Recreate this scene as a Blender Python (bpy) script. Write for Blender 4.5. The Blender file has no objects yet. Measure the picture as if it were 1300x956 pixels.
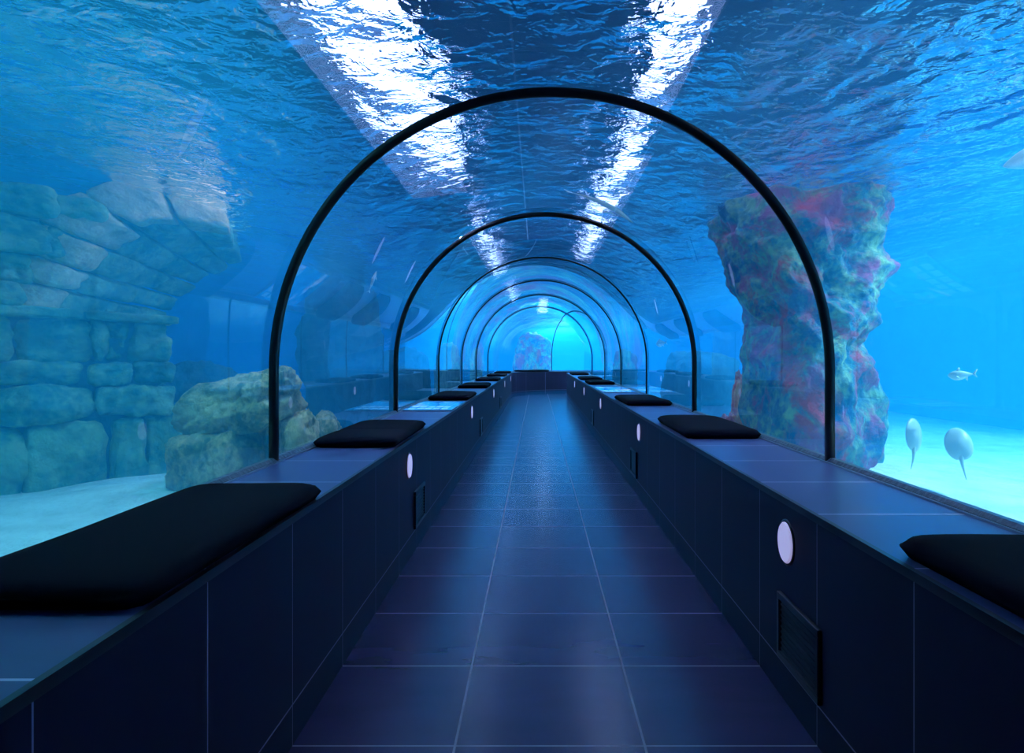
import bpy, bmesh, math, random
from mathutils import Vector, Matrix, noise

# ------------------------------------------------------------------ settings
sc = bpy.context.scene
COL = sc.collection
W, H = 1300, 956
FPX = 933.0
cd = bpy.data.cameras.new('camera')
cam = bpy.data.objects.new('camera', cd)
COL.objects.link(cam)
cam.location = (0, 0, 1.1)
cam.rotation_euler = (math.radians(90), 0, 0)
cd.sensor_width = 36.0
cd.lens = 36.0 * FPX / W
cd.shift_x = -(682 - W / 2) / W
cd.shift_y = -(H / 2 - 452) / W
cd.clip_start = 0.02
sc.camera = cam

sc.view_settings.view_transform = 'Standard'
sc.view_settings.look = 'None'
sc.view_settings.gamma = 1
sc.view_settings.use_curve_mapping = False
sc.view_settings.exposure = 0.12

cy = sc.cycles
cy.max_bounces = 10
cy.diffuse_bounces = 3
cy.glossy_bounces = 5
cy.transmission_bounces = 8
cy.volume_bounces = 1
cy.transparent_max_bounces = 16
cy.sample_clamp_indirect = 3.0
cy.sample_clamp_direct = 0.0
cy.blur_glossy = 0.5
cy.use_denoising = True
try:
    cy.denoiser = 'OPENIMAGEDENOISE'
except Exception:
    pass

wd = bpy.data.worlds.new('world')
sc.world = wd
wd.use_nodes = True
wd.node_tree.nodes['Background'].inputs[0].default_value = (0.004, 0.010, 0.03, 1)
wd.node_tree.nodes['Background'].inputs[1].default_value = 1.0

# tank dimensions
ZSURF, ZSAND = 3.0, 0.30
TX0, TX1, TY0, TY1 = -9.5, 9.5, -4.0, 33.0
CX, ZSP, RAD = 0.062, 1.04, 1.195          # tunnel vault: centre, spring height, radius
ZB = 0.65                                   # bench top
XL, XR = -0.691, 0.790                      # floor edges
ROOMZ = 5.6

# flood lamps and added fill spots over the water: x, y, z, watts, colour, size
def flood(name, loc, watts, col, aim, ang=120, blend=0.6, parent=None, rad=0.06):
    l = bpy.data.lights.new(name, 'SPOT')
    l.energy = watts
    l.color = col
    l.spot_size = math.radians(ang)
    l.spot_blend = blend
    l.shadow_soft_size = rad
    o = bpy.data.objects.new(name, l)
    COL.objects.link(o)
    o.location = loc
    o.rotation_euler = (Vector(aim) - Vector(loc)).to_track_quat('-Z', 'Y').to_euler()
    return o

BL = (0.30, 0.74, 1.0)
KP = 21
FLOODS = [
    # over the sand on the right
    ((6.0, 2.8, 4.6), 8500, (0.72, 0.97, 1.0), (5.4, 3.6, 0), 104),
    ((6.2, 8.5, 4.6), 3600, BL, (5.6, 8.5, 0)),
    ((5.0, 14.0, 4.6), 5500, BL, (4.5, 14.0, 0)),
    ((4.5, 20.0, 4.6), 8000, BL, (3.5, 20.0, 0)),
    ((2.3, 2.7, 4.4), 230, (0.9, 0.85, 1.0), (2.9, 5.4, 0.5)),  # added fill for the front of the tall rock
    # left
    ((-2.6, 2.5, 4.6), 1500, (0.28, 0.98, 0.95), (-2.5, 3.0, 0), 84),
    ((-2.5, 6.3, 4.6), 420, (0.75, 0.72, 1.0), (-2.6, 6.0, 0)),  # spot added for the wide lilac glitter on the surface
    ((-2.3, 9.2, 4.6), 300, (0.35, 0.92, 1.0), (-2.2, 9.2, 0)),  # cyan spot added to brighten the teal patch of ripples
    ((-6.0, 7.0, 4.6), 120, (0.30, 0.65, 1.0), (-6.0, 8.5, 0)),
    ((-5.0, 14.0, 4.6), 4500, BL, (-4.0, 14.0, 0)),
    ((-4.0, 20.0, 4.6), 8000, BL, (-3.0, 20.5, 0)),
    ((0.5, 26.5, 4.6), 13000, BL, (0.5, 26.0, 0)),
]

# ------------------------------------------------------------------ helpers
def tag(o, label=None, cat=None, group=None, kind=None):
    if label: o['label'] = label
    if cat: o['category'] = cat
    if group: o['group'] = group
    if kind: o['kind'] = kind
    return o

def mk(name, verts, faces, mat, parent=None, smooth=False):
    me = bpy.data.meshes.new(name)
    me.from_pydata([tuple(v) for v in verts], [], faces)
    if mat: me.materials.append(mat)
    if smooth:
        for p in me.polygons: p.use_smooth = True
    me.update()
    o = bpy.data.objects.new(name, me)
    COL.objects.link(o)
    if parent: o.parent = parent
    return o

def from_bm(name, bm, mat, parent=None, smooth=False):
    me = bpy.data.meshes.new(name)
    bm.to_mesh(me); bm.free()
    if mat: me.materials.append(mat)
    if smooth:
        for p in me.polygons: p.use_smooth = True
    o = bpy.data.objects.new(name, me)
    COL.objects.link(o)
    if parent: o.parent = parent
    return o

def empty(name, loc, rz=0, **kw):
    o = bpy.data.objects.new(name, None)
    COL.objects.link(o)
    o.location = loc
    o.rotation_euler = (0, 0, rz)
    tag(o, **kw)
    return o

def copy_tree(o, parent=None):
    c = o.copy(); COL.objects.link(c); c.parent = parent
    for ch in list(o.children): copy_tree(ch, c)
    return c

def bm_box(bm, x0, x1, y0, y1, z0, z1, bev=0.0, seg=2):
    m = Matrix.Translation(((x0+x1)/2, (y0+y1)/2, (z0+z1)/2)) @ Matrix.Diagonal((x1-x0, y1-y0, z1-z0, 1))
    r = bmesh.ops.create_cube(bm, size=1, matrix=m)
    if bev > 0:
        es = list({e for v in r['verts'] for e in v.link_edges})
        bmesh.ops.bevel(bm, geom=es, offset=bev, segments=seg, profile=0.5, affect='EDGES')
    return bm

# tunnel path: straight, then a quarter bend to the right
Y_BEND, R_BEND, S_END = 19.6, 1.3, 28.0
def path(s):
    """returns x, y of the tunnel axis and the unit vector to its right"""
    if s <= Y_BEND:
        return CX, s, 1.0, 0.0
    a = (s - Y_BEND) / R_BEND
    if a <= math.pi/2:
        return CX + R_BEND*(1-math.cos(a)), Y_BEND + R_BEND*math.sin(a), math.cos(a), -math.sin(a)
    e = s - Y_BEND - R_BEND*math.pi/2
    return CX + R_BEND + e, Y_BEND + R_BEND, 0.0, -1.0

def P(s, a, z):
    x, y, rx, ry = path(s)
    return Vector((x + rx*a, y + ry*a, z))

def stations(s0, s1):
    out = [s0]
    b0, b1 = Y_BEND, Y_BEND + R_BEND*math.pi/2
    if s1 > b0 and s0 < b1:
        n = 22
        out += [b0 + (b1-b0)*i/n for i in range(n+1) if s0 < b0 + (b1-b0)*i/n < s1]
    out.append(s1)
    return out

def sweep(name, prof, s0, s1, mat, closed=True, caps=True, parent=None, smooth=False, step=None):
    """prof: list of (a, z) with a measured from the tunnel axis"""
    st = stations(s0, s1)
    if step:
        ext = []
        for u, v in zip(st[:-1], st[1:]):
            n = max(1, int((v-u)/step))
            ext += [u + (v-u)*i/n for i in range(n)]
        st = ext + [st[-1]]
    n = len(prof)
    vs, fs = [], []
    for s in st:
        for a, z in prof: vs.append(P(s, a, z))
    m = n if closed else n-1
    for i in range(len(st)-1):
        for j in range(m):
            k = (j+1) % n
            fs.append((i*n+j, (i+1)*n+j, (i+1)*n+k, i*n+k))
    if closed and caps:
        fs.append(tuple(range(n)))
        fs.append(tuple(reversed(range((len(st)-1)*n, len(st)*n))))
    return mk(name, vs, fs, mat, parent, smooth)

def arch_profile(r=RAD, zb=ZB, n=40, inset=0.0):
    pts = [(-r, zb), (-r, (zb+ZSP)/2)]
    for i in range(n+1):
        a = math.pi - math.pi*i/n
        pts.append((r*math.cos(a), ZSP + r*math.sin(a)))
    pts += [(r, (zb+ZSP)/2), (r, zb)]
    return pts

# ------------------------------------------------------------------ materials
class NT:
    def __init__(self, name):
        self.m = bpy.data.materials.new(name)
        self.m.use_nodes = True
        self.t = self.m.node_tree
        self.t.nodes.clear()
        self.out = self.t.nodes.new('ShaderNodeOutputMaterial')
    def n(self, typ, **kw):
        nd = self.t.nodes.new('ShaderNode' + typ)
        for k, v in kw.items():
            if hasattr(nd, k) and k not in nd.inputs: setattr(nd, k, v)
            else: nd.inputs[k].default_value = v
        return nd
    def l(self, a, b): self.t.links.new(a, b)
    def math(self, op, a, b=None, c=None):
        nd = self.t.nodes.new('ShaderNodeMath'); nd.operation = op
        for i, v in enumerate((a, b, c)):
            if v is None: continue
            if isinstance(v, (int, float)): nd.inputs[i].default_value = v
            else: self.l(v, nd.inputs[i])
        return nd.outputs[0]
    def ramp(self, fac, stops):
        nd = self.t.nodes.new('ShaderNodeValToRGB')
        while len(nd.color_ramp.elements) > 1: nd.color_ramp.elements.remove(nd.color_ramp.elements[0])
        e = nd.color_ramp.elements[0]; e.position = stops[0][0]; e.color = (*stops[0][1], 1)
        for p, c in stops[1:]:
            e = nd.color_ramp.elements.new(p); e.color = (*c, 1)
        self.l(fac, nd.inputs[0])
        return nd.outputs[0]
    def mix(self, fac, a, b):
        nd = self.t.nodes.new('ShaderNodeMix'); nd.data_type = 'RGBA'
        if isinstance(fac, (int, float)): nd.inputs[0].default_value = fac
        else: self.l(fac, nd.inputs[0])
        for i, v in ((6, a), (7, b)):
            if isinstance(v, tuple): nd.inputs[i].default_value = (*v, 1)
            else: self.l(v, nd.inputs[i])
        return nd.outputs[2]

def principled(name, col, rough=0.5, spec=0.5, metal=0.0, bump=None, emis=None, estr=0):
    k = NT(name)
    p = k.n('BsdfPrincipled')
    p.inputs['Base Color'].default_value = (*col, 1)
    p.inputs['Roughness'].default_value = rough
    p.inputs['Specular IOR Level'].default_value = spec
    p.inputs['Metallic'].default_value = metal
    if emis:
        p.inputs['Emission Color'].default_value = (*emis, 1)
        p.inputs['Emission Strength'].default_value = estr
    if bump:
        tc = k.n('TexCoord'); nz = k.n('TexNoise'); nz.inputs['Scale'].default_value = bump[0]
        nz.inputs['Detail'].default_value = 4
        k.l(tc.outputs['Object'], nz.inputs['Vector'])
        b = k.n('Bump'); b.inputs['Strength'].default_value = bump[1]; b.inputs['Distance'].default_value = bump[2]
        k.l(nz.outputs[0], b.inputs['Height']); k.l(b.outputs[0], p.inputs['Normal'])
    k.l(p.outputs[0], k.out.inputs[0])
    return k.m

def slate(name, lines, base=(0.016, 0.020, 0.034), rough=0.30, grout=(0.28, 0.25, 0.36), spec=0.5):
    """dark slate tiles. lines: list of (axis, origin, period, width) or (axis, position, None, width)"""
    k = NT(name)
    geo = k.n('NewGeometry')
    sep = k.n('SeparateXYZ'); k.l(geo.outputs['Position'], sep.inputs[0])
    acc = None
    for ax, o, per, w in lines:
        v = sep.outputs[ax]
        d = k.math('SUBTRACT', v, o)
        if per:
            q = k.math('DIVIDE', d, per)
            fr = k.math('SUBTRACT', q, k.math('ROUND', q))
            d = k.math('MULTIPLY', fr, per)
        hit = k.math('LESS_THAN', k.math('ABSOLUTE', d), w/2)
        acc = hit if acc is None else k.math('MAXIMUM', acc, hit)
    nz = k.n('TexNoise'); nz.inputs['Scale'].default_value = 3.0; nz.inputs['Detail'].default_value = 6
    mp = k.n('Mapping'); mp.inputs['Scale'].default_value = (1, 3, 1)
    k.l(geo.outputs['Position'], mp.inputs[0]); k.l(mp.outputs[0], nz.inputs['Vector'])
    c = k.ramp(nz.outputs[0], [(0.3, tuple(x*0.9 for x in base)), (0.7, tuple(x*1.1 for x in base))])
    c = k.mix(acc, c, grout)
    p = k.n('BsdfPrincipled')
    k.l(c, p.inputs['Base Color'])
    rr = k.math('MULTIPLY_ADD', nz.outputs[0], 0.04, rough-0.02)
    rr = k.math('MAXIMUM', rr, k.math('MULTIPLY', acc, 0.7))
    k.l(rr, p.inputs['Roughness'])
    p.inputs['Specular IOR Level'].default_value = spec
    nz2 = k.n('TexNoise'); nz2.inputs['Scale'].default_value = 18; nz2.inputs['Detail'].default_value = 6
    k.l(geo.outputs['Position'], nz2.inputs['Vector'])
    h = k.math('SUBTRACT', k.math('MULTIPLY', nz2.outputs[0], 0.4), acc)
    b = k.n('Bump'); b.inputs['Strength'].default_value = 0.12; b.inputs['Distance'].default_value = 0.002
    k.l(h, b.inputs['Height']); k.l(b.outputs[0], p.inputs['Normal'])
    k.l(p.outputs[0], k.out.inputs[0])
    return k.m

TILE = 0.5345
M = {}
M['floor'] = slate('floor_tiles', [(0, -0.232, 0.5357, 0.007), (1, 2.608, TILE, 0.006)], base=(0.046, 0.030, 0.095), rough=0.24)
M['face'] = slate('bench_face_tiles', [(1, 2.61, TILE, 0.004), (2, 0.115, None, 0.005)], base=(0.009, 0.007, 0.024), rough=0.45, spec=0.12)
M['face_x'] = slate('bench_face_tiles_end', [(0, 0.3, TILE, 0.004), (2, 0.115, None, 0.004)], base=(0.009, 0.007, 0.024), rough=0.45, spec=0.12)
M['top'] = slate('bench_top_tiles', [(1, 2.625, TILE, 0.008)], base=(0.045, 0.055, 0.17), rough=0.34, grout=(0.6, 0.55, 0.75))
M['black'] = principled('black_metal', (0.006, 0.007, 0.011), 0.35, 0.5)
M['rubber'] = principled('black_rubber_seal', (0.004, 0.004, 0.008), 0.30, 0.35)
M['fabric'] = principled('navy_black_fabric', (0.0022, 0.0020, 0.0065), 0.95, 0.03, bump=(420, 0.35, 0.001))
M['curb'] = principled('wet_sealant', (0.05, 0.07, 0.10), 0.35, 0.5, bump=(30, 0.8, 0.01))
M['steel'] = principled('steel_strip', (0.35, 0.38, 0.45), 0.3, 0.5, 0.8)
M['white'] = principled('white_plastic', (0.75, 0.74, 0.82), 0.4)
M['glow'] = principled('lit_diffuser', (0.7, 0.68, 0.85), 0.5, emis=(0.62, 0.55, 1.0), estr=0.45)
M['ceiling'] = principled('dark_plaster', (0.01, 0.05, 0.12), 0.9)
M['housing'] = principled('lamp_housing', (0.05, 0.05, 0.06), 0.4)
M['lamp'] = principled('lamp_glow', (1, 1, 1), 0.5, emis=(0.46, 0.50, 1.0), estr=13)

M['lamp_strong'] = principled('strong_lamp_glow', (1, 1, 1), 0.5, emis=(0.50, 0.60, 1.0), estr=24)

# painted tank wall
def wallpaint():
    k = NT('painted_tank_wall')
    geo = k.n('NewGeometry'); nz = k.n('TexNoise'); nz.inputs['Scale'].default_value = 0.35; nz.inputs['Detail'].default_value = 4
    k.l(geo.outputs['Position'], nz.inputs['Vector'])
    c = k.ramp(nz.outputs[0], [(0.3, (0.005, 0.18, 0.60)), (0.7, (0.01, 0.28, 0.80))])
    p = k.n('BsdfPrincipled'); p.inputs['Roughness'].default_value = 0.8
    k.l(c, p.inputs['Base Color']); k.l(p.outputs[0], k.out.inputs[0])
    return k.m
M['paint'] = wallpaint()

def sandmat():
    k = NT('pale_sand')
    geo = k.n('NewGeometry'); nz = k.n('TexNoise'); nz.inputs['Scale'].default_value = 3; nz.inputs['Detail'].default_value = 8
    k.l(geo.outputs['Position'], nz.inputs['Vector'])
    c = k.ramp(nz.outputs[0], [(0.3, (0.55, 0.58, 0.55)), (0.7, (0.85, 0.86, 0.80))])
    p = k.n('BsdfPrincipled'); p.inputs['Roughness'].default_value = 0.9; p.inputs['Specular IOR Level'].default_value = 0.1
    k.l(c, p.inputs['Base Color'])
    n2 = k.n('TexNoise'); n2.inputs['Scale'].default_value = 9; n2.inputs['Detail'].default_value = 8
    k.l(geo.outputs['Position'], n2.inputs['Vector'])
    b = k.n('Bump'); b.inputs['Strength'].default_value = 0.7; b.inputs['Distance'].default_value = 0.06
    k.l(n2.outputs[0], b.inputs['Height']); k.l(b.outputs[0], p.inputs['Normal'])
    k.l(p.outputs[0], k.out.inputs[0])
    return k.m
M['sand'] = sandmat()

def rockmat(name, stops, scale=2.2, seed=0.0, spots=None, spot_scale=1.6, th=(0.52, 0.62)):
    k = NT(name)
    geo = k.n('NewGeometry')
    mp = k.n('Mapping'); mp.inputs['Location'].default_value = (seed, seed*1.7, seed*0.4)
    k.l(geo.outputs['Position'], mp.inputs[0])
    nz = k.n('TexNoise'); nz.inputs['Scale'].default_value = scale; nz.inputs['Detail'].default_value = 9; nz.inputs['Roughness'].default_value = 0.65
    k.l(mp.outputs[0], nz.inputs['Vector'])
    vz = k.n('TexVoronoi'); vz.inputs['Scale'].default_value = scale*6; vz.inputs['Detail'].default_value = 2
    k.l(mp.outputs[0], vz.inputs['Vector'])
    fv = k.math('MULTIPLY_ADD', k.math('SUBTRACT', vz.outputs[0], 0.4), 0.16, nz.outputs[0])
    c = k.ramp(fv, stops)
    if spots:
        for i, (sc_, colr) in enumerate(spots):
            n2 = k.n('TexNoise'); n2.inputs['Scale'].default_value = spot_scale*(1+0.35*i); n2.inputs['Detail'].default_value = 10; n2.inputs['Roughness'].default_value = 0.7
            n2.inputs['Distortion'].default_value = 0.6
            m2 = k.n('Mapping'); m2.inputs['Location'].default_value = (sc_*3.1+seed, sc_*1.3, sc_*7.7)
            k.l(geo.outputs['Position'], m2.inputs[0]); k.l(m2.outputs[0], n2.inputs['Vector'])
            f = k.ramp(n2.outputs[0], [(th[0], (0, 0, 0)), (th[1], (1, 1, 1))])
            c = k.mix(f, c, colr)
    p = k.n('BsdfPrincipled'); p.inputs['Roughness'].default_value = 0.85; p.inputs['Specular IOR Level'].default_value = 0.15
    k.l(c, p.inputs['Base Color'])
    n3 = k.n('TexNoise'); n3.inputs['Scale'].default_value = 11; n3.inputs['Detail'].default_value = 9
    k.l(mp.outputs[0], n3.inputs['Vector'])
    b = k.n('Bump'); b.inputs['Strength'].default_value = 0.9; b.inputs['Distance'].default_value = 0.05
    k.l(n3.outputs[0], b.inputs['Height']); k.l(b.outputs[0], p.inputs['Normal'])
    k.l(p.outputs[0], k.out.inputs[0])
    return k.m
M['ruin'] = rockmat('ruin_stone', [(0.32, (0.010, 0.06, 0.05)), (0.5, (0.05, 0.19, 0.13)), (0.68, (0.26, 0.38, 0.20))], 2.4, 1.0,
                    spots=[(1, (0.12, 0.20, 0.12))])
M['vault'] = rockmat('vault_stone', [(0.3, (0.07, 0.10, 0.08)), (0.5, (0.50, 0.36, 0.18)), (0.7, (0.85, 0.55, 0.30))], 2.8, 2.0)
M['boulder'] = rockmat('boulder_stone', [(0.32, (0.03, 0.04, 0.02)), (0.5, (0.12, 0.13, 0.06)), (0.68, (0.55, 0.36, 0.18))], 3.2, 3.0,
                       spots=[(2, (0.40, 0.28, 0.17))])
M['coral'] = rockmat('encrusted_rock', [(0.3, (0.004, 0.03, 0.10)), (0.48, (0.012, 0.13, 0.22)), (0.70, (0.24, 0.38, 0.22))], 2.6, 4.0,
                     spots=[(1, (0.45, 0.03, 0.06)), (2, (0.01, 0.06, 0.18)), (3, (0.32, 0.05, 0.16))], spot_scale=1.5, th=(0.51, 0.61))
M['redcoral'] = rockmat('red_encrusted_rock', [(0.3, (0.35, 0.05, 0.06)), (0.5, (0.80, 0.14, 0.12)), (0.7, (0.85, 0.50, 0.25))], 4.0, 5.0)
M['darkrock'] = rockmat('dark_rock', [(0.3, (0.005, 0.02, 0.04)), (0.5, (0.015, 0.04, 0.06)), (0.7, (0.05, 0.09, 0.10))], 1.6, 6.0)
M['farrock'] = rockmat('far_rock', [(0.3, (0.07, 0.12, 0.14)), (0.5, (0.16, 0.22, 0.22)), (0.7, (0.34, 0.38, 0.32))], 1.6, 7.0)

# glass of the tunnel: one optical face between the air inside and the water outside
def glassmat():
    k = NT('tunnel_acrylic')
    g = k.n('BsdfGlass'); g.inputs['IOR'].default_value = 1.333; g.inputs['Roughness'].default_value = 0.0
    g.inputs['Color'].default_value = (0.97, 0.99, 1.0, 1)
    k.l(g.outputs[0], k.out.inputs[0])
    return k.m
M['glass'] = glassmat()

def surfmat():
    k = NT('rippled_water_surface')
    geo = k.n('NewGeometry')
    def nz(scale, map_scale, detail, dist=0.0):
        mp = k.n('Mapping'); mp.inputs['Scale'].default_value = map_scale
        k.l(geo.outputs['Position'], mp.inputs[0])
        n = k.n('TexNoise'); n.inputs['Scale'].default_value = scale; n.inputs['Detail'].default_value = detail
        n.inputs['Distortion'].default_value = dist
        k.l(mp.outputs[0], n.inputs['Vector'])
        return n.outputs[0]
    big = nz(1.6, (1, 1, 1), 2, 0.3)
    mid = nz(6.0, (0.8, 1.3, 1), 3, 0.6)
    fine = nz(20.0, (0.8, 1.2, 1), 2, 0.4)
    h = k.math('ADD', k.math('MULTIPLY', big, 0.22), k.math('MULTIPLY', mid, 0.060))
    h = k.math('ADD', h, k.math('MULTIPLY', fine, 0.013))
    b = k.n('Bump'); b.inputs['Strength'].default_value = 1.0; b.inputs['Distance'].default_value = 1.0
    k.l(h, b.inputs['Height'])
    g = k.n('BsdfGlass'); g.inputs['IOR'].default_value = 1.16; g.inputs['Roughness'].default_value = 0.09
    k.l(b.outputs[0], g.inputs['Normal'])
    tr = k.n('BsdfTransparent')
    mx = k.n('MixShader'); mx.inputs[0].default_value = 0.985
    k.l(tr.outputs[0], mx.inputs[1]); k.l(g.outputs[0], mx.inputs[2])
    k.l(mx.outputs[0], k.out.inputs[0])
    return k.m
M['surface'] = surfmat()

def watermat():
    k = NT('blue_water')
    tr = k.n('BsdfTransparent')
    k.l(tr.outputs[0], k.out.inputs['Surface'])
    vs = k.n('VolumeScatter'); vs.inputs['Color'].default_value = (0.03, 0.51, 1.0, 1); vs.inputs['Density'].default_value = 0.12
    vs.inputs['Anisotropy'].default_value = 0.2
    va = k.n('VolumeAbsorption'); va.inputs['Color'].default_value = (0.0, 0.65, 0.95, 1); va.inputs['Density'].default_value = 0.25
    ad = k.n('AddShader')
    k.l(vs.outputs[0], ad.inputs[0]); k.l(va.outputs[0], ad.inputs[1])
    k.l(ad.outputs[0], k.out.inputs['Volume'])
    return k.m
M['water'] = watermat()

# ------------------------------------------------------------------ structure
S0 = -2.4
# tunnel floor
bend_floor = [(XL-CX, 0.0), (XR-CX, 0.0), (XR-CX, -0.12), (XL-CX, -0.12)]
fl = sweep('floor', list(reversed(bend_floor)), S0, S_END, M['floor'])
tag(fl, kind='structure')

# tank shell
def slab(name, x0, x1, y0, y1, z0, z1, mat):
    bm = bmesh.new(); bm_box(bm, x0, x1, y0, y1, z0, z1)
    return tag(from_bm(name, bm, mat), kind='structure')
T = 0.3
slab('wall_left', TX0-T, TX0, TY0-T, TY1+T, -0.2, ROOMZ, M['paint'])
slab('wall_right', TX1, TX1+T, TY0-T, TY1+T, -0.2, ROOMZ, M['paint'])
slab('wall_back', TX0, TX1, TY1, TY1+T, -0.2, ROOMZ, M['paint'])
slab('wall_front', TX0, TX1, TY0-T, TY0, -0.2, ROOMZ, M['paint'])
slab('ceiling', TX0-T, TX1+T, TY0-T, TY1+T, ROOMZ, ROOMZ+0.2, M['ceiling'])
# dark end of the tunnel behind the viewer
slab('wall_entrance', CX-1.25, CX+1.25, S0-0.25, S0-0.02, 0, 2.4, M['ceiling'])

# water body (volume) with the tunnel cut out
def water_body():
    bm = bmesh.new()
    e = 0.012
    bm_box(bm, TX0+e, TX1-e, TY0+e, TY1-e, 0.05, ZSURF-0.012)
    r = RAD + 0.006
    prof = arch_profile(r, 0.02+0.1)
    # inner cavity, faces turned so that the water is behind them
    st = stations(S0-0.3, S_END+0.1)
    rings = []
    for s in st:
        rings.append([bm.verts.new(P(s, a, z)) for a, z in prof])
    n = len(prof)
    fs = []
    for i in range(len(st)-1):
        for j in range(n):
            k = (j+1) % n
            fs.append(bm.faces.new((rings[i][j], rings[i][k], rings[i+1][k], rings[i+1][j])))
    fs.append(bm.faces.new(list(reversed(rings[0]))))
    fs.append(bm.faces.new(rings[-1]))
    bm.normal_update()
    # orient the cavity normals inward (towards the tunnel axis)
    f0 = fs[n//2]
    c = f0.calc_center_median()
    if f0.normal.z > 0:
        bmesh.ops.reverse_faces(bm, faces=fs)
    return from_bm('water', bm, M['water'])
wb = water_body()
tag(wb, 'clear blue water filling the tank around the glass tunnel', 'water', kind='stuff')

# water surface
ws = mk('water_surface', [(TX0, TY0, ZSURF), (TX1, TY0, ZSURF), (TX1, TY1, ZSURF), (TX0, TY1, ZSURF)], [(0, 1, 2, 3)], M['surface'])
tag(ws, 'rippled bright water surface seen from below over the tunnel', 'water surface', kind='stuff')

# sand bed, with the bench/tunnel footprint left out
def sand_bed():
    vs, fs = [], []
    def grid(x0, x1, y0, y1, nx, ny):
        b = len(vs)
        for j in range(ny+1):
            for i in range(nx+1):
                x = x0+(x1-x0)*i/nx; y = y0+(y1-y0)*j/ny
                dz = 0.10*noise.noise(Vector((x*0.45, y*0.45, 0))) + 0.03*noise.noise(Vector((x*1.7, y*1.7, 3)))
                edge = min(1, max(0, (abs(x-CX)-1.3)/0.8)) if y < 19 else min(1, max(0, (math.hypot(x-CX, y-21)-2)/1))
                vs.append((x, y, ZSAND + dz*max(0.1, edge)))
        for j in range(ny):
            for i in range(nx):
                a = b+j*(nx+1)+i
                fs.append((a, a+1, a+nx+2, a+nx+1))
    grid(TX0, CX-RAD-0.02, TY0, TY1, 60, 180)
    grid(CX+RAD+0.02, TX1, TY0, 18.0, 60, 120)
    grid(CX-RAD-0.02, TX1, 22.6, TY1, 70, 60)
    return mk('sand_bed', vs, fs, M['sand'], smooth=True)
tag(sand_bed(), 'pale bright sand covering the bottom of the tank', 'sand', kind='stuff')

# glass vault in panels between the seals
RINGS = [0.50, 3.117, 5.80, 8.38, 10.95, 13.55, 16.8]
S_TURN = Y_BEND + R_BEND*math.radians(68)
edges = [S0] + RINGS + [S_TURN, S_END]
prof = arch_profile(RAD, ZB-0.03, 72)
for i in range(len(edges)-1):
    w = sweep('window_%d' % (i+1), prof, edges[i], edges[i+1], M['glass'], closed=False, smooth=True)
    tag(w, kind='structure')

# black seals
def ring(s, name='arch_seal'):
    ro, ri = RAD-0.002, RAD-(0.036 if s < 7 else 0.020)
    po, pi_ = arch_profile(ro, ZB, 72), arch_profile(ri, ZB, 72)
    hw = 0.021 if s < 7 else 0.011
    x, y, rx, ry = path(s)
    fwd = Vector((-ry, rx, 0))
    vs, fs = [], []
    n = len(po)
    cs = []
    # rounded section: (u across, v radial 0..1)
    sec = [(-hw, 0.0), (-hw, 0.62), (-hw*0.75, 0.88), (-hw*0.3, 1.0), (hw*0.3, 1.0), (hw*0.75, 0.88), (hw, 0.62), (hw, 0.0)]
    m = len(sec)
    o3 = Vector((x, y, 0))
    rv = Vector((rx, ry, 0))
    for j in range(n):
        for u, v in sec:
            a = po[j][0]*(1-v) + pi_[j][0]*v
            z = po[j][1]*(1-v) + pi_[j][1]*v
            vs.append(rv*a + fwd*u + Vector((0, 0, z)))
    for j in range(n-1):
        for q in range(m):
            r2 = (q+1) % m
            fs.append((j*m+q, j*m+r2, (j+1)*m+r2, (j+1)*m+q))
    fs.append(tuple(reversed(range(m)))); fs.append(tuple(range((n-1)*m, n*m)))
    o = mk(name, vs, fs, M['rubber'], smooth=True)
    o.location = o3
    return o
RL = ['black arched seal behind the viewer over the first cushions',
      'largest and nearest black arched seal over the tunnel',
      'second black arched seal from the viewer, framed by the nearest one',
      'third black arched seal from the viewer along the tunnel',
      'fourth black arched seal from the viewer along the tunnel',
      'fifth black arched seal from the viewer, thin and small',
      'farthest black seal arching straight across, before the tunnel bends']
for s, lb in list(zip(RINGS, RL))[1:]:
    tag(ring(s), lb, 'arch', 'black seals arching over the glass tunnel')
tag(ring(S_TURN), 'black arched seal turned aside at the bend of the tunnel end', 'arch', 'black seals arching over the glass tunnel')

# ------------------------------------------------------------------ benches
def bench(side, label):
    sg = -1 if side == 'L' else 1
    face = (XL-CX) if side == 'L' else (XR-CX)
    back = sg*(RAD-0.015)
    s1 = S_END
    root = empty('built_in_bench', (0, 0, 0), label=label, cat='bench', group='tiled benches along the tunnel')
    def sw(name, pr, mat, s0=S0, s1=s1):
        if sg > 0: pr = list(reversed(pr))
        return sweep(name, pr, s0, s1, mat, parent=root)
    # tiled body
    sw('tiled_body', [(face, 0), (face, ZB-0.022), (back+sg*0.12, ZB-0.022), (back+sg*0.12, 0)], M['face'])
    # dark trim along the edge of the top
    sw('edge_trim', [(face-sg*0.006, ZB-0.020), (face-sg*0.006, ZB+0.001), (face+sg*0.008, ZB+0.001), (face+sg*0.008, ZB-0.020)], M['black'])
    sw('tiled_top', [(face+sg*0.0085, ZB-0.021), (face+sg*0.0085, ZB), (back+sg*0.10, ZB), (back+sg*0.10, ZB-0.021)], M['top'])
    return root
bL = bench('L', 'long dark tiled bench along the left side of the tunnel')
bR = bench('R', 'long dark tiled bench along the right side of the tunnel')

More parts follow.
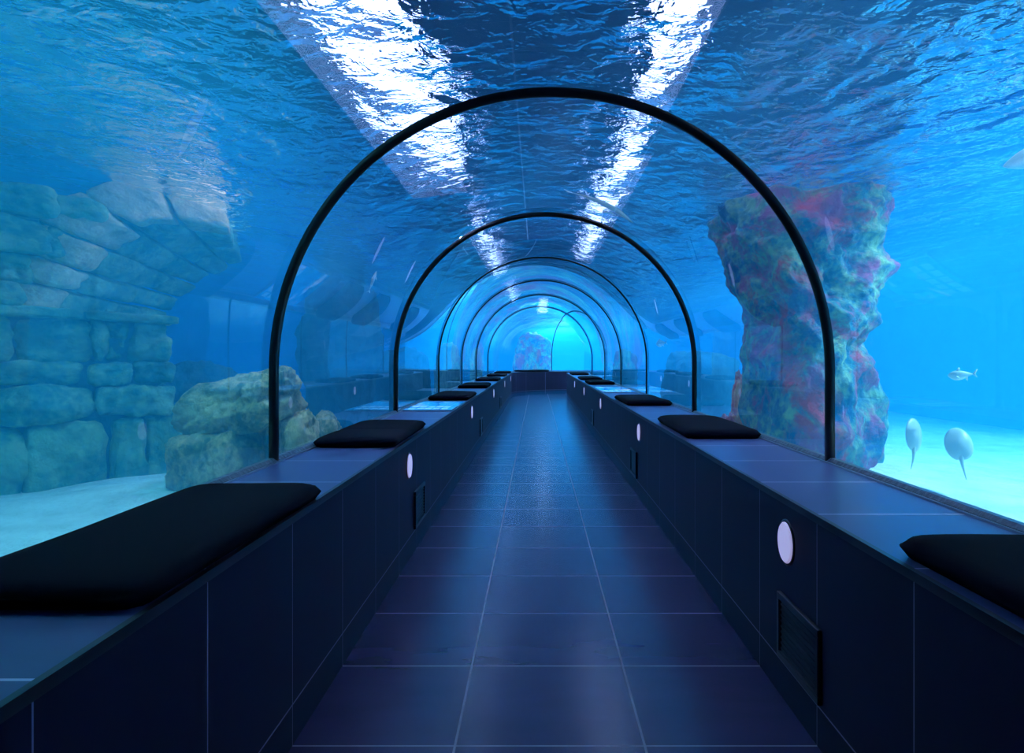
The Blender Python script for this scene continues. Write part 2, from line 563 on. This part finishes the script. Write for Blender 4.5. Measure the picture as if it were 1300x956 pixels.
# curb strip at the foot of the glass
for sg, nm in ((-1, 'trim_1'), (1, 'trim_2')):
    b0 = sg*(RAD-0.002); b1 = sg*(RAD-0.034)
    pr = [(b0, ZB), (b0, ZB+0.020), (b1+sg*0.012, ZB+0.020), (b1, ZB+0.008), (b1, ZB)]
    if sg < 0: pr = list(reversed(pr))
    tag(sweep(nm, pr, S0, S_END, M['curb']), kind='structure')
for sg, nm in ((-1, 'trim_3'), (1, 'trim_4')):
    b0 = sg*(RAD-0.0345); b1 = sg*(RAD-0.042)
    pr = [(b0, ZB), (b0, ZB+0.006), (b1, ZB+0.006), (b1, ZB)]
    if sg < 0: pr = list(reversed(pr))
    tag(sweep(nm, pr, S0, S_END, M['steel']), kind='structure')

# ------------------------------------------------------------------ cushions
def cushion_mesh(L, Wd, T=0.052, seed=0):
    nx, ny = 16, 36
    bm = bmesh.new()
    def sq(t, p=6):   # plump profile
        return (1-abs(t)**p)**(1/2.2)
    top, bot = [], []
    rnd = seed*7.3
    for j in range(ny+1):
        rt, rb = [], []
        for i in range(nx+1):
            u = -1+2*i/nx; v = -1+2*j/ny
            # ease towards the borders for a fine rounded edge
            uu = math.sin(u*math.pi/2)*0.35+u*0.65 if abs(u) < 1 else u
            vv = math.sin(v*math.pi/2)*0.35+v*0.65 if abs(v) < 1 else v
            # rounded corners
            cr = 0.06
            x = uu*Wd/2; y = vv*L/2
            dx = max(0, abs(x)-(Wd/2-cr)); dy = max(0, abs(y)-(L/2-cr))
            d = math.hypot(dx, dy)
            mx = max(dx, dy)
            if d > 1e-6 and mx > 0:
                f = mx/d
                x = math.copysign(abs(x)-dx+dx*f, x); y = math.copysign(abs(y)-dy+dy*f, y)
            e = max(0.0, sq(uu))*max(0.0, (1-abs(vv)**14)**(1/2.2))
            wob = 0.006*noise.noise(Vector((x*3+rnd, y*2.2, rnd)))
            fold = -0.006*math.exp(-((y-0.08)/0.03)**2) if seed % 2 else 0.0
            z = T*0.45 + T*0.55*e + (wob+fold)*e
            zb = T*0.45 - T*0.45*min(1, e*1.8)
            rt.append(bm.verts.new((x, y, z)))
            rb.append(bm.verts.new((x, y, zb)) if 0 < i < nx and 0 < j < ny else rt[-1])
        top.append(rt); bot.append(rb)
    for j in range(ny):
        for i in range(nx):
            bm.faces.new((top[j][i], top[j][i+1], top[j+1][i+1], top[j+1][i]))
            q = (bot[j][i], bot[j+1][i], bot[j+1][i+1], bot[j][i+1])
            if len(set(q)) == 4: 
                try: bm.faces.new(q)
                except ValueError: pass
    return bm
protos = [from_bm('seat_cushion', cushion_mesh(1.08, 0.42, seed=k), M['fabric'], smooth=True) for k in range(3)]
XLc = (XL + CX-RAD)/2 + 0.01
XRc = (XR + CX+RAD)/2 - 0.01
CUSH = [
    (XLc+.01, 1.82, -.01, 'nearest black seat cushion on the left bench'),
    (XLc, 4.12, .01, 'black seat cushion on the left bench beside the pile of boulders'),
    (XLc, 7.95, 0, 'third black cushion on the left bench, just past the lit panel'),
    (XLc, 10.7, .01, 'fourth black cushion along the left bench'),
    (XLc, 13.6, 0, 'fifth black cushion along the left bench'),
    (XLc, 16.6, -.01, 'sixth black cushion along the left bench'),
    (XLc, 19.3, 0, 'seventh and farthest black cushion on the left bench'),
    (XRc+.01, 1.15, .01, 'nearest black seat cushion on the right bench, cut by the picture edge'),
    (XRc+.005, 4.50, -.012, 'black seat cushion on the right bench beside the coral pillar'),
    (XRc, 7.15, .01, 'third black cushion on the right bench, right before the lit panel'),
    (XRc, 12.0, 0, 'fourth black cushion on the right bench, past the lit panel'),
    (XRc, 14.2, 0, 'fifth black cushion along the right bench'),
    (XRc, 17.8, .01, 'sixth and last black cushion on the right bench before the bend'),
]
used = set()
for i, (x, y, rz, lb) in enumerate(CUSH):
    p = protos[i % 3]
    if i % 3 in used:
        p = p.copy(); COL.objects.link(p)
    used.add(i % 3)
    p.location = (x, y, ZB+0.001)
    p.rotation_euler = (0, 0, rz + (math.pi if i % 4 == 1 else 0))
    tag(p, lb, 'cushion', 'seat cushions on the benches')
ec = protos[0].copy(); COL.objects.link(ec)
ps = P(Y_BEND+R_BEND*math.radians(48), -(RAD+(CX-XL))/2, ZB+0.001)
ec.location = ps; ec.rotation_euler = (0, 0, math.radians(90-48)-math.pi/2+math.radians(0))
ec.rotation_euler = (0, 0, -math.radians(48))
tag(ec, 'black cushion on the bench facing us at the end of the floor', 'cushion', 'seat cushions on the benches')

# ------------------------------------------------------------------ step lights, vents
def disc_bm(r, t, n=40):
    """disc lying on the y-z plane facing +x, rounded rim"""
    bm = bmesh.new()
    prof = [(0, r), (t*0.6, r), (t, r-0.004), (t, 0)]
    rings = []
    for x, rr in prof[:-1]:
        rings.append([bm.verts.new((x, rr*math.cos(2*math.pi*i/n), rr*math.sin(2*math.pi*i/n))) for i in range(n)])
    for a, b in zip(rings[:-1], rings[1:]):
        for i in range(n):
            bm.faces.new((a[i], a[(i+1) % n], b[(i+1) % n], b[i]))
    bm.faces.new(rings[-1]); bm.faces.new(list(reversed(rings[0])))
    return bm
def make_light():
    r = empty('step_light', (0, 0, 0))
    from_bm('rim', disc_bm(0.073, 0.004), M['black'], r, True)
    d = from_bm('diffuser', disc_bm(0.064, 0.010), M['glow'], r, False)
    d['label'] = 'pale lilac glowing disc'
    return r
lp = make_light()
LGT = [(-1, 3.95, 'nearest round pale step light on the left bench face'),
       (-1, 7.72, 'second round pale step light on the left bench face'),
       (-1, 11.6, 'third round pale step light on the left bench face'),
       (-1, 15.5, 'fourth round pale step light on the left bench face'),
       (-1, 19.0, 'farthest round pale step light on the left bench face'),
       (1, 2.325, 'largest round pale step light, on the right bench face above the vent'),
       (1, 5.68, 'second round pale step light on the right bench face'),
       (1, 9.1, 'third round pale step light on the right bench face'),
       (1, 12.3, 'fourth round pale step light on the right bench face'),
       (1, 15.4, 'farthest round pale step light on the right bench face')]
for i, (sg, y, lb) in enumerate(LGT):
    o = lp if i == 0 else copy_tree(lp)
    o.location = (XL if sg < 0 else XR, y, 0.51)
    o.rotation_euler = (0, 0, 0 if sg < 0 else math.pi)
    tag(o, lb, 'light', 'round step lights on the bench faces')

def make_vent():
    r = empty('vent_cover', (0, 0, 0))
    bm = bmesh.new()
    h, w, f = 0.105, 0.175, 0.022
    bm_box(bm, 0, 0.014, -w, w, h-f, h, 0.003); bm_box(bm, 0, 0.014, -w, w, -h, -h+f, 0.003)
    bm_box(bm, 0, 0.014, -w, -w+f, -h+f, h-f, 0.003); bm_box(bm, 0, 0.014, w-f, w, -h+f, h-f, 0.003)
    from_bm('frame', bm, M['black'], r)
    bm = bmesh.new()
    bm_box(bm, 0.001, 0.004, -w+f, w-f, -h+f, h-f)
    for i in range(9):
        z = -h+f+0.012+i*0.0175
        bm_box(bm, 0.004, 0.009, -w+f+0.004, w-f-0.004, z-0.003, z+0.003)
    from_bm('grille', bm, M['rubber'], r)
    return r
vp_ = make_vent()
VNT = [(-1, 4.28, 'black vent cover low on the left bench, nearest of that side'),
       (-1, 9.0, 'second black vent cover low on the left bench'),
       (-1, 13.7, 'third black vent cover low on the left bench'),
       (1, 2.21, 'large black vent cover under the nearest right step light'),
       (1, 5.97, 'second black vent cover low on the right bench'),
       (1, 10.4, 'third black vent cover low on the right bench')]
for i, (sg, y, lb) in enumerate(VNT):
    o = vp_ if i == 0 else copy_tree(vp_)
    o.location = (XL if sg < 0 else XR, y, 0.235)
    o.rotation_euler = (0, 0, 0 if sg < 0 else math.pi)
    tag(o, lb, 'vent', 'vent covers on the bench faces')

# ------------------------------------------------------------------ lit information panels
def screenmat(name, seed):
    k = NT(name)
    tc = k.n('TexCoord')
    sep = k.n('SeparateXYZ'); k.l(tc.outputs['Object'], sep.inputs[0])
    nz = k.n('TexNoise'); nz.inputs['Scale'].default_value = 4.0; nz.inputs['Detail'].default_value = 4
    mp = k.n('Mapping'); mp.inputs['Location'].default_value = (seed, 0, 0)
    k.l(tc.outputs['Object'], mp.inputs[0]); k.l(mp.outputs[0], nz.inputs['Vector'])
    c = k.ramp(nz.outputs[0], [(0.35, (0.0, 0.06, 0.30)), (0.55, (0.0, 0.22, 0.75)), (0.68, (0.55, 0.65, 1.0))])
    p = k.n('BsdfPrincipled'); p.inputs['Roughness'].default_value = 0.15
    p.inputs['Base Color'].default_value = (0.01, 0.02, 0.05, 1)
    k.l(c, p.inputs['Emission Color']); p.inputs['Emission Strength'].default_value = 0.9
    k.l(p.outputs[0], k.out.inputs[0])
    return k.m
M['tile_lit'] = principled('lit_picture', (0.1, 0.2, 0.3), 0.3, emis=(0.10, 0.42, 0.85), estr=0.9)
def info_panel(x, y, L, lb, seed):
    r = empty('information_panel', (x, y, ZB), label=lb, cat='sign', group='lit panels set on the benches')
    bm = bmesh.new(); bm_box(bm, -0.205, 0.205, -L/2, L/2, 0.0005, 0.010, 0.002)
    from_bm('frame', bm, M['steel'], r)
    bm = bmesh.new(); bm_box(bm, -0.195, 0.195, -L/2+0.012, L/2-0.012, 0.010, 0.0115)
    from_bm('screen', bm, screenmat('lit_screen_%d' % seed, seed), r)
    # rows of small lit pictures on the near part
    for i in range(2):
        for j in range(5):
            bm = bmesh.new()
            x0 = -0.17+j*0.068; y0 = -L/2+0.10+i*0.20
            bm_box(bm, x0, x0+0.052, y0, y0+0.13, 0.0115, 0.0122)
            from_bm('picture', bm, M['tile_lit'], r)
    return r
info_panel(XLc, 6.55, 1.15, 'lit blue information panel with small pictures on the left bench', 1)
info_panel(XRc, 9.7, 1.5, 'lit blue information panel on the right bench', 5)

# ------------------------------------------------------------------ rocks
def rock(name, loc, size, mat, seed=0, rough=0.25, freq=1.3, sub=5, boxy=0.0, rot=(0, 0, 0), parent=None, fine=0.06):
    bm = bmesh.new()
    bmesh.ops.create_icosphere(bm, subdivisions=sub, radius=1)
    s = Vector(size)
    off = Vector((seed*3.17, seed*1.9, seed*5.3))
    for v in bm.verts:
        d = v.co.normalized()
        if boxy > 0:
            m = max(abs(d.x), abs(d.y), abs(d.z))
            q = d/m
            # soften towards a rounded box
            p4 = (abs(d.x)**5+abs(d.y)**5+abs(d.z)**5)**(1/5)
            d2 = d/p4
            base = d.lerp(d2, boxy)
        else: base = d
        n1 = noise.fractal(base*freq+off, 1.0, 2.0, 5)
        n2 = 1-abs(noise.noise(base*freq*2.3+off*1.3))*2
        n3 = noise.fractal(base*freq*5+off, 0.9, 2.1, 4)
        k = 1 + rough*n1*0.8 + rough*0.25*n2 + fine*n3
        v.co = Vector((base.x*s.x*k, base.y*s.y*k, base.z*s.z*k))
    o = from_bm(name, bm, mat, parent, True)
    o.location = loc
    o.rotation_euler = rot
    return o

G = 'boulders piled on the sand'
tag(rock('boulder', (-3.12, 4.55, 0.40), (0.33, 0.30, 0.25), M['boulder'], 1, 0.16, 1.5, boxy=0.8), 'squarish tan boulder at the foot of the pile left of the nearest arch', 'rock', G)
tag(rock('boulder', (-3.02, 4.75, 0.79), (0.50, 0.36, 0.19), M['boulder'], 2, 0.22, 1.5, boxy=0.7, rot=(0.0, -0.16, 0.1)), 'wide olive boulder lying on top of the pile', 'rock', G)
tag(rock('boulder', (-2.58, 4.90, 0.47), (0.24, 0.24, 0.25), M['boulder'], 3, 0.18, 1.8, boxy=0.7), 'ribbed tan boulder right behind the nearest arch post', 'rock', G)
tag(rock('boulder', (-2.82, 5.65, 0.42), (0.26, 0.28, 0.24), M['boulder'], 4, 0.18, 1.6), 'small rounded boulder right of the pile', 'rock', G)

# coral pillar on the right
def pillar():
    bm = bmesh.new()
    nz_, na = 110, 150
    zs0, zs1 = 0.1, 2.95
    rows = []
    def rad(a, z):
        # silhouette at right and left
        t = (z-zs0)/(zs1-zs0)
        base = 0.86 + 0.05*math.sin(z*2.3)
        right = 0.06*math.sin(z*3.1+0.6)
        left = -0.32/(1+math.exp((z-1.9)/0.22)) + 0.08*math.exp(-((z-3.05)/0.5)**2)
        return base + max(0, math.cos(a))*right + max(0, -math.cos(a))*left
    for j in range(nz_+1):
        z = zs0+(zs1-zs0)*j/nz_
        row = []
        for i in range(na):
            a = 2*math.pi*i/na
            d = Vector((math.cos(a), math.sin(a), 0))
            r = rad(a, z)
            p = Vector((d.x*r*0.98, d.y*r*0.72, z))
            q = Vector((p.x, p.y, p.z*0.9))
            n1 = noise.fractal(q*1.5+Vector((5, 2, 1)), 1.0, 2.0, 5)
            n2 = 1-abs(noise.noise(q*2.2+Vector((9, 9, 1))))*2.2
            n3 = noise.fractal(q*6+Vector((1, 7, 3)), 0.9, 2.0, 4)
            k = 0.12*n1 + 0.09*n2 + 0.06*n3
            p += d*k
            row.append(bm.verts.new(p))
        rows.append(row)
    for j in range(nz_):
        for i in range(na):
            bm.faces.new((rows[j][i], rows[j][(i+1) % na], rows[j+1][(i+1) % na], rows[j+1][i]))
    bm.faces.new(rows[-1]); bm.faces.new(list(reversed(rows[0])))
    o = from_bm('overgrown_rock', bm, M['coral'], smooth=True)
    o.location = (3.06, 5.45, 0)
    return o
tag(pillar(), 'tall rock pillar overgrown with red and green, right of the tunnel', 'rock')
tag(rock('coral_rock', (2.72, 6.0, 0.50), (0.20, 0.22, 0.50), M['redcoral'], 8, 0.3, 1.6), 'reddish rock spike at the left foot of the tall pillar', 'rock')
tag(rock('coral_rock', (2.42, 6.05, 0.38), (0.16, 0.18, 0.24), M['redcoral'], 9, 0.3, 1.6), 'small low reddish rock left of the rock spike', 'rock')

# ruin on the left
A0 = Vector((-4.79, 4.31, 0)); UU = Vector((0.514, 0.857, 0)).normalized(); NN = Vector((UU.y, -UU.x, 0))
def stone(bm, warp, u0, u1, v0, v1, w0, w1, seed, n=(7, 6, 3), rnd=0.05, gap=0.006):
    """a rounded, weathered block in (u, v, w) space; w1 is the visible side"""
    du, dv, dw = (u1-u0)/2-gap, (v1-v0)/2-gap, (w1-w0)/2
    cu, cv, cw = (u0+u1)/2, (v0+v1)/2, (w0+w1)/2
    tmp = bmesh.new()
    bmesh.ops.create_icosphere(tmp, subdivisions=4, radius=1)
    vm = {}
    off = Vector((seed*2.3, seed*1.1, seed*4.7))
    for v in tmp.verts:
        d = v.co.normalized()
        pw = 9
        q = d/((abs(d.x)**pw+abs(d.y)**pw+abs(d.z)**pw)**(1/pw))
        p = Vector((cu+q.x*du, cv+q.y*dv, cw+q.z*dw))
        nn = noise.fractal(p*2.6+off, 1.0, 2.0, 4)
        n2 = noise.fractal(p*9+off, 1.0, 2.0, 3)
        k = rnd*nn+rnd*0.35*n2
        p += Vector((d.x*k*0.5, d.y*k*0.5, d.z*k*1.2))
        vm[v.index] = bm.verts.new(warp(p.x, p.y, p.z))
    for f in tmp.faces:
        bm.faces.new([vm[v.index] for v in f.verts])
    tmp.free()
ruin = empty('stone_ruin', tuple(A0), label='sunken ruin wall of big blocks with a broken vault, behind the left glass', cat='ruin')
def wwall(u, v, w):
    p = UU*u + NN*w
    return Vector((p.x, p.y, v))
bm = bmesh.new()
rr = random.Random(5)
ROWS = [(0.12, 0.70, [-1.3, -0.55, 0.12, 0.57, 0.80, 1.02]),
        (0.70, 0.92, [-1.3, -0.6, 0.0, 0.5, 1.0]),
        (0.92, 1.13, [-1.3, -0.85, -0.2, 0.45, 0.72, 1.0]),
        (1.13, 1.56, [-1.3, -0.5, 0.08, 0.50, 0.56, 0.72, 0.96]),
        (1.62, 1.85, [-1.3, -0.8, -0.3, 0.12]),
        (1.85, 2.12, [-1.3, -0.6, 0.02, 0.20]),
        (2.12, 2.44, [-1.3, -0.5, 0.27, 0.52]),
        (2.47, 2.72, [-1.3, -0.8, -0.1, 0.3, 0.6])]
sd = 0
for z0, z1, us in ROWS:
    for a, b in zip(us[:-1], us[1:]):
        sd += 1
        stone(bm, wwall, a, b, z0, z1, -0.5, rr.uniform(-0.05, 0.07), sd, rnd=0.12)
o = from_bm('block_wall', bm, M['ruin'], ruin, True)
bm = bmesh.new()
for i in range(4):
    stone(bm, wwall, -1.3+i*0.58, -1.3+(i+1)*0.58, 1.545, 1.64, -0.5, 0.09, 60+i, rnd=0.05, gap=0.004)
o = from_bm('ledge', bm, M['ruin'], ruin, True)
bm = bmesh.new(); bm_box(bm, -0.5, 0.5, -0.5, 0.5, -0.5, 0.5)
for v in bm.verts:
    u = -1.3 if v.co.x < 0 else 0.90
    w = -0.50 if v.co.y < 0 else -0.12
    z = 0.1 if v.co.z < 0 else 1.55
    v.co = wwall(u, z, w)
bmesh.ops.recalc_face_normals(bm, faces=bm.faces)
from_bm('core', bm, M['darkrock'], ruin)
# broken vault lofted between its near and far rims
near = [(-4.71, 4.49, 1.60), (-4.66, 4.56, 1.86), (-4.58, 4.64, 2.11), (-4.46, 4.75, 2.42), (-4.30, 4.95, 2.66), (-4.10, 5.20, 2.78), (-3.95, 5.45, 2.80)]
far = [(-5.56, 6.2, 1.60), (-5.51, 6.27, 1.90), (-5.45, 6.36, 2.15), (-5.36, 6.48, 2.40), (-5.27, 6.60, 2.62), (-5.20, 6.72, 2.76), (-5.16, 6.80, 2.82)]
def lerp_list(L, t):
    t = max(0, min(1, t))*(len(L)-1); i = min(int(t), len(L)-2); f = t-i
    return Vector(L[i]).lerp(Vector(L[i+1]), f)
def wvault(s, d, t):
    """s along the arch 0..1, d depth 0..1, t outward thickness in metres"""
    p = lerp_list(near, s).lerp(lerp_list(far, s), d)
    e = 0.04
    tan = (lerp_list(near, min(1, s+e))-lerp_list(near, max(0, s-e))).normalized()
    axis = (lerp_list(far, s)-lerp_list(near, s)).normalized()
    nrm = axis.cross(tan).normalized()
    if nrm.z < 0 and s > 0.5: nrm = -nrm
    if s <= 0.5:
        ref = Vector((-0.7, -0.4, 0.5))
        if nrm.dot(ref) < 0: nrm = -nrm
    q = p + nrm*t
    return q - A0
bm = bmesh.new(); bmf = bmesh.new()
svals = [0.0, 0.15, 0.29, 0.44, 0.60, 0.78, 1.0]
for i in range(6):
    ds = [0, 0.15, 0.45, 0.74, 1.0] if i % 2 == 0 else [0, 0.21, 0.58, 1.0]
    for j in range(len(ds)-1):
        sd += 1
        th = 0.34 + (0.04 if j == 0 else 0)
        stone(bm if j else bmf, lambda s, d, t: wvault(s, d, t), svals[i], svals[i+1], ds[j], ds[j+1], -0.01, th, sd, rnd=0.045, gap=0.006)
o = from_bm('broken_vault', bm, M['ruin'], ruin, True)
o = from_bm('arch_stones', bmf, M['vault'], ruin, True)
o['label'] = 'tan stones along the broken rim of the vault'

# dark background rocks on the left
G2 = 'dim rocks in the distance'
def far_rock(loc, size, lb, seed, mat='farrock', **kw):
    tag(rock('distant_rock', loc, size, M[mat], seed, 0.3, 1.4, sub=5, **kw), lb, 'rock', G2)
far_rock((-5.15, 6.1, 0.5), (0.55, 0.45, 0.62), 'dark rounded rock between the ruin and the boulder pile', 20, 'darkrock')
far_rock((-4.6, 8.0, 1.6), (0.75, 0.6, 1.35), 'tall dark mass added for the unlit water inside the left of the nearest arch', 21, 'darkrock')  # dark shape added to deepen the unlit water here
far_rock((-4.6, 10.0, 0.7), (1.2, 0.7, 0.75), 'low grey rock in the distance left of the second arch', 22, 'darkrock')
far_rock((-3.4, 12.0, 0.7), (0.9, 0.8, 0.9), 'low dim rock behind the second arch on the left', 23)
far_rock((4.9, 9.8, 0.7), (1.1, 0.8, 0.7), 'low dim rock left of the tall pillar in the distance', 24, 'darkrock')
far_rock((4.2, 14.0, 0.7), (1.0, 1.0, 0.8), 'low dim rock past the second arch on the right', 25, 'darkrock')
far_rock((-3.6, 16.5, 0.7), (0.8, 1.0, 0.9), 'small dim rock far along the left side', 26)
tag(rock('coral_rock', (-0.8, 24.6, 1.0), (0.95, 0.6, 1.5), M['coral'], 30, 0.35, 1.6), 'pinkish coral rock standing beyond the far end of the tunnel', 'rock')

# ------------------------------------------------------------------ fish
def fish_mesh(L=1.0, h=0.12, w=0.08, fork=0.16, belly=1.0, fins=True, bend=0.0):
    bm = bmesh.new()
    n, m = 26, 16
    rows = []
    def cen(t): return Vector((t*L, bend*math.sin(t*math.pi)*L, 0))
    for i in range(n+1):
        t = i/n
        k = (math.sin(min(1, t/0.38)*math.pi/2)**0.75 if t < 0.38 else (math.cos((t-0.38)/0.62*math.pi/2)**1.1)*0.93+0.07)
        k = max(k, 0.02)
        c = cen(t)
        rows.append([bm.verts.new(c+Vector((0, w*k*math.cos(2*math.pi*q/m), h*k*math.sin(2*math.pi*q/m)))) for q in range(m)])
    for i in range(n):
        for q in range(m):
            bm.faces.new((rows[i][q], rows[i][(q+1) % m], rows[i+1][(q+1) % m], rows[i+1][q]))
    bm.faces.new(list(reversed(rows[0]))); bm.faces.new(rows[-1])
    def fin(pts, t=0.006):
        a = [bm.verts.new(Vector(p)+Vector((0, t, 0))) for p in pts]
        b = [bm.verts.new(Vector(p)-Vector((0, t, 0))) for p in pts]
        bm.faces.new(a); bm.faces.new(list(reversed(b)))
        for i in range(len(pts)):
            j = (i+1) % len(pts)
            bm.faces.new((a[i], b[i], b[j], a[j]))
    fin([(0.97*L, 0, 0), (L+fork*0.55, 0, fork), (L+fork*0.95, 0, fork*1.35), (L+fork*0.35, 0, 0), (L+fork*0.7, 0, -fork*0.95), (L+fork*0.5, 0, -fork*0.8)])
    fin([(0.36*L, 0, h*0.9), (0.50*L, 0, h*1.7), (0.52*L, 0, h*0.85)])
    fin([(0.66*L, 0, -h*0.6), (0.76*L, 0, -h*1.2), (0.76*L, 0, -h*0.45)])
    for sg in (-1, 1):
        p = [(0.26*L, sg*w*0.9, -h*0.25), (0.40*L, sg*(w*0.9+0.10*L), -h*0.7), (0.42*L, sg*(w*0.9+0.09*L), -h*0.75), (0.36*L, sg*w*0.85, -h*0.3)]
        a = [bm.verts.new(Vector(q)+Vector((0, 0, 0.004))) for q in p]
        b = [bm.verts.new(Vector(q)-Vector((0, 0, 0.004))) for q in p]
        bm.faces.new(a); bm.faces.new(list(reversed(b)))
        for i in range(4):
            j = (i+1) % 4
            bm.faces.new((a[i], b[i], b[j], a[j]))
    bmesh.ops.recalc_face_normals(bm, faces=bm.faces)
    return bm
def fishmat(name, back, belly):
    k = NT(name)
    tc = k.n('TexCoord'); sep = k.n('SeparateXYZ'); k.l(tc.outputs['Object'], sep.inputs[0])
    f = k.math('MULTIPLY_ADD', sep.outputs[2], 8.0, 0.5)
    c = k.ramp(f, [(0.25, belly), (0.6, back)])
    p = k.n('BsdfPrincipled'); p.inputs['Roughness'].default_value = 0.35
    k.l(c, p.inputs['Base Color']); k.l(p.outputs[0], k.out.inputs[0])
    return k.m
M['fish'] = fishmat('silver_fish_skin', (0.30, 0.36, 0.42), (0.85, 0.87, 0.9))
M['fish2'] = fishmat('pale_fish_skin', (0.42, 0.50, 0.48), (0.60, 0.66, 0.62))
def orient(o, head, tail, roll=0.0):
    h, t = Vector(head), Vector(tail)
    d = (t-h).normalized()
    z = Vector((0, 0, 1)); y = z.cross(d).normalized(); z = d.cross(y)
    mt = Matrix((d, y, z)).transposed().to_4x4() @ Matrix.Rotation(roll, 4, 'X')
    mt.translation = h
    o.matrix_world = mt
f = from_bm('fish', fish_mesh(0.66, 0.045, 0.055, 0.07, bend=0.06), M['fish'], smooth=True)
orient(f, (0.85, 5.60, 2.30), (0.22, 5.32, 2.52), 0.5)
tag(f, 'long slim silver fish with forked tail swimming over the second arch', 'fish')
f = from_bm('fish', fish_mesh(0.15, 0.035, 0.022, 0.028), M['fish2'], smooth=True)
orient(f, (3.62, 4.30, 1.00), (3.92, 4.10, 1.04))
tag(f, 'small pale fish swimming above the sand on the right', 'fish')
f = from_bm('fish', fish_mesh(0.6, 0.11, 0.07, 0.10), M['fish'], smooth=True)
orient(f, (3.75, 4.05, 2.72), (4.3, 3.6, 2.86))
tag(f, 'fish cut by the right picture edge near the water surface', 'fish')
f = from_bm('fish', fish_mesh(0.36, 0.035, 0.03, 0.05), M['fish'], smooth=True)
orient(f, (-2.8, 6.7, 2.62), (-3.0, 6.75, 2.15))
tag(f, 'thin fish steeply tilted in front of the dark rocks on the left', 'fish')
f = from_bm('fish', fish_mesh(0.42, 0.08, 0.06, 0.07), M['fish'], smooth=True)
orient(f, (2.6, 9.2, 1.42), (3.0, 9.0, 1.5))
tag(f, 'dim bluish fish beside the second arch on the right', 'fish')

def ray_mesh(r=0.16):
    bm = bmesh.new()
    n, m = 40, 10
    c1 = bm.verts.new((0, 0, 0.035)); c2 = bm.verts.new((0, 0, -0.02))
    tops, bots = [], []
    for j in range(1, m+1):
        rt, rb = [], []
        q = j/m
        for i in range(n):
            a = 2*math.pi*i/n
            R_ = r*(1+0.10*math.cos(2*a) + 0.12*max(0, math.cos(a))**6)
            R_ *= 1 if abs(a-math.pi) > 0.3 else 0.95
            x, y = q*R_*math.cos(a), q*R_*1.0*math.sin(a)
            z = 0.035*(1-q**2)**0.8 + 0.03*q**2*math.sin(a*1.0+0.7)
            zb = -0.02*(1-q**2)**0.8 + 0.03*q**2*math.sin(a*1.0+0.7) - (0.003 if q < 1 else 0)
            rt.append(bm.verts.new((x, y, z))); rb.append(bm.verts.new((x, y, zb)) if j < m else rt[-1])
        tops.append(rt); bots.append(rb)
    for i in range(n):
        k = (i+1) % n
        bm.faces.new((c1, tops[0][i], tops[0][k])); bm.faces.new((c2, bots[0][k], bots[0][i]))
        for j in range(m-1):
            bm.faces.new((tops[j][i], tops[j+1][i], tops[j+1][k], tops[j][k]))
            if j < m-2: bm.faces.new((bots[j][k], bots[j+1][k], bots[j+1][i], bots[j][i]))
            else: bm.faces.new((bots[j][k], tops[j+1][k], tops[j+1][i], bots[j][i]))
    # tail
    prev = None
    for t in range(9):
        q = t/8
        cx_ = -r*0.75 - q*r*1.5; rad = 0.016*(1-q*0.85); cz = -0.01-0.05*q*q
        ring_ = [bm.verts.new((cx_, rad*math.cos(2*math.pi*i/8), cz+rad*math.sin(2*math.pi*i/8))) for i in range(8)]
        if prev:
            for i in range(8): bm.faces.new((prev[i], prev[(i+1) % 8], ring_[(i+1) % 8], ring_[i]))
        prev = ring_
    bm.faces.new(prev)
    bmesh.ops.recalc_face_normals(bm, faces=bm.faces)
    return bm
r1 = from_bm('stingray', ray_mesh(0.088), M['fish2'], smooth=True)
r1.location = (3.49, 4.45, 0.62); r1.rotation_euler = (0.35, -1.15, 1.0)
tag(r1, 'pale ray swimming upright with hanging tail, close to the rock pillar', 'ray')
r2 = from_bm('stingray', ray_mesh(0.085), M['fish2'], smooth=True)
r2.location = (3.55, 4.15, 0.60); r2.rotation_euler = (-0.5, -0.95, 1.0)
tag(r2, 'pale round ray gliding over the sand, right of the other ray', 'ray')

# ------------------------------------------------------------------ lamps above the water
def strip_lamp(x, y, L, w, lb, z=4.1, mat='lamp'):
    r = empty('ceiling_lamp', (x, y, z))
    bm = bmesh.new(); bm_box(bm, -w/2-0.03, w/2+0.03, -L/2-0.03, L/2+0.03, 0.0, 0.09, 0.01)
    from_bm('housing', bm, M['housing'], r)
    bm = bmesh.new(); bm_box(bm, -w/2, w/2, -L/2, L/2, -0.012, 0.0)
    from_bm('lamp_tube', bm, M[mat], r)
    for sg in (-1, 1):
        bm = bmesh.new(); bm_box(bm, -0.01, 0.01, sg*L*0.4-0.01, sg*L*0.4+0.01, 0.09, ROOMZ-z)
        from_bm('hanger', bm, M['housing'], r)
    tag(r, lb, 'lamp', 'long bright lamps hanging above the water')
strip_lamp(-1.85, 5.1, 3.6, 1.05, 'widest bright lamp above the water, blazing through ripples left of the nearest arch top')
strip_lamp(-1.62, 10.2, 3.6, 0.30, 'bright lamp above the water, glinting left above the second arch')
strip_lamp(-1.50, 15.2, 3.2, 0.30, 'bright lamp above the water, glinting left inside the third arch')
strip_lamp(1.32, 4.3, 2.2, 0.36, 'bright lamp above the water at the top edge of the picture, right of the middle')
strip_lamp(1.40, 8.3, 4.6, 0.40, 'bright lamp above the water, long streak through the right of the nearest arch')
strip_lamp(0.25, 19.6, 4.6, 0.55, 'bright lamp above the water, white glint over the far end of the tunnel', mat='lamp_strong')
for fl_ in FLOODS:
    flood('flood_fill_light', fl_[0], fl_[1]*KP, *fl_[2:])
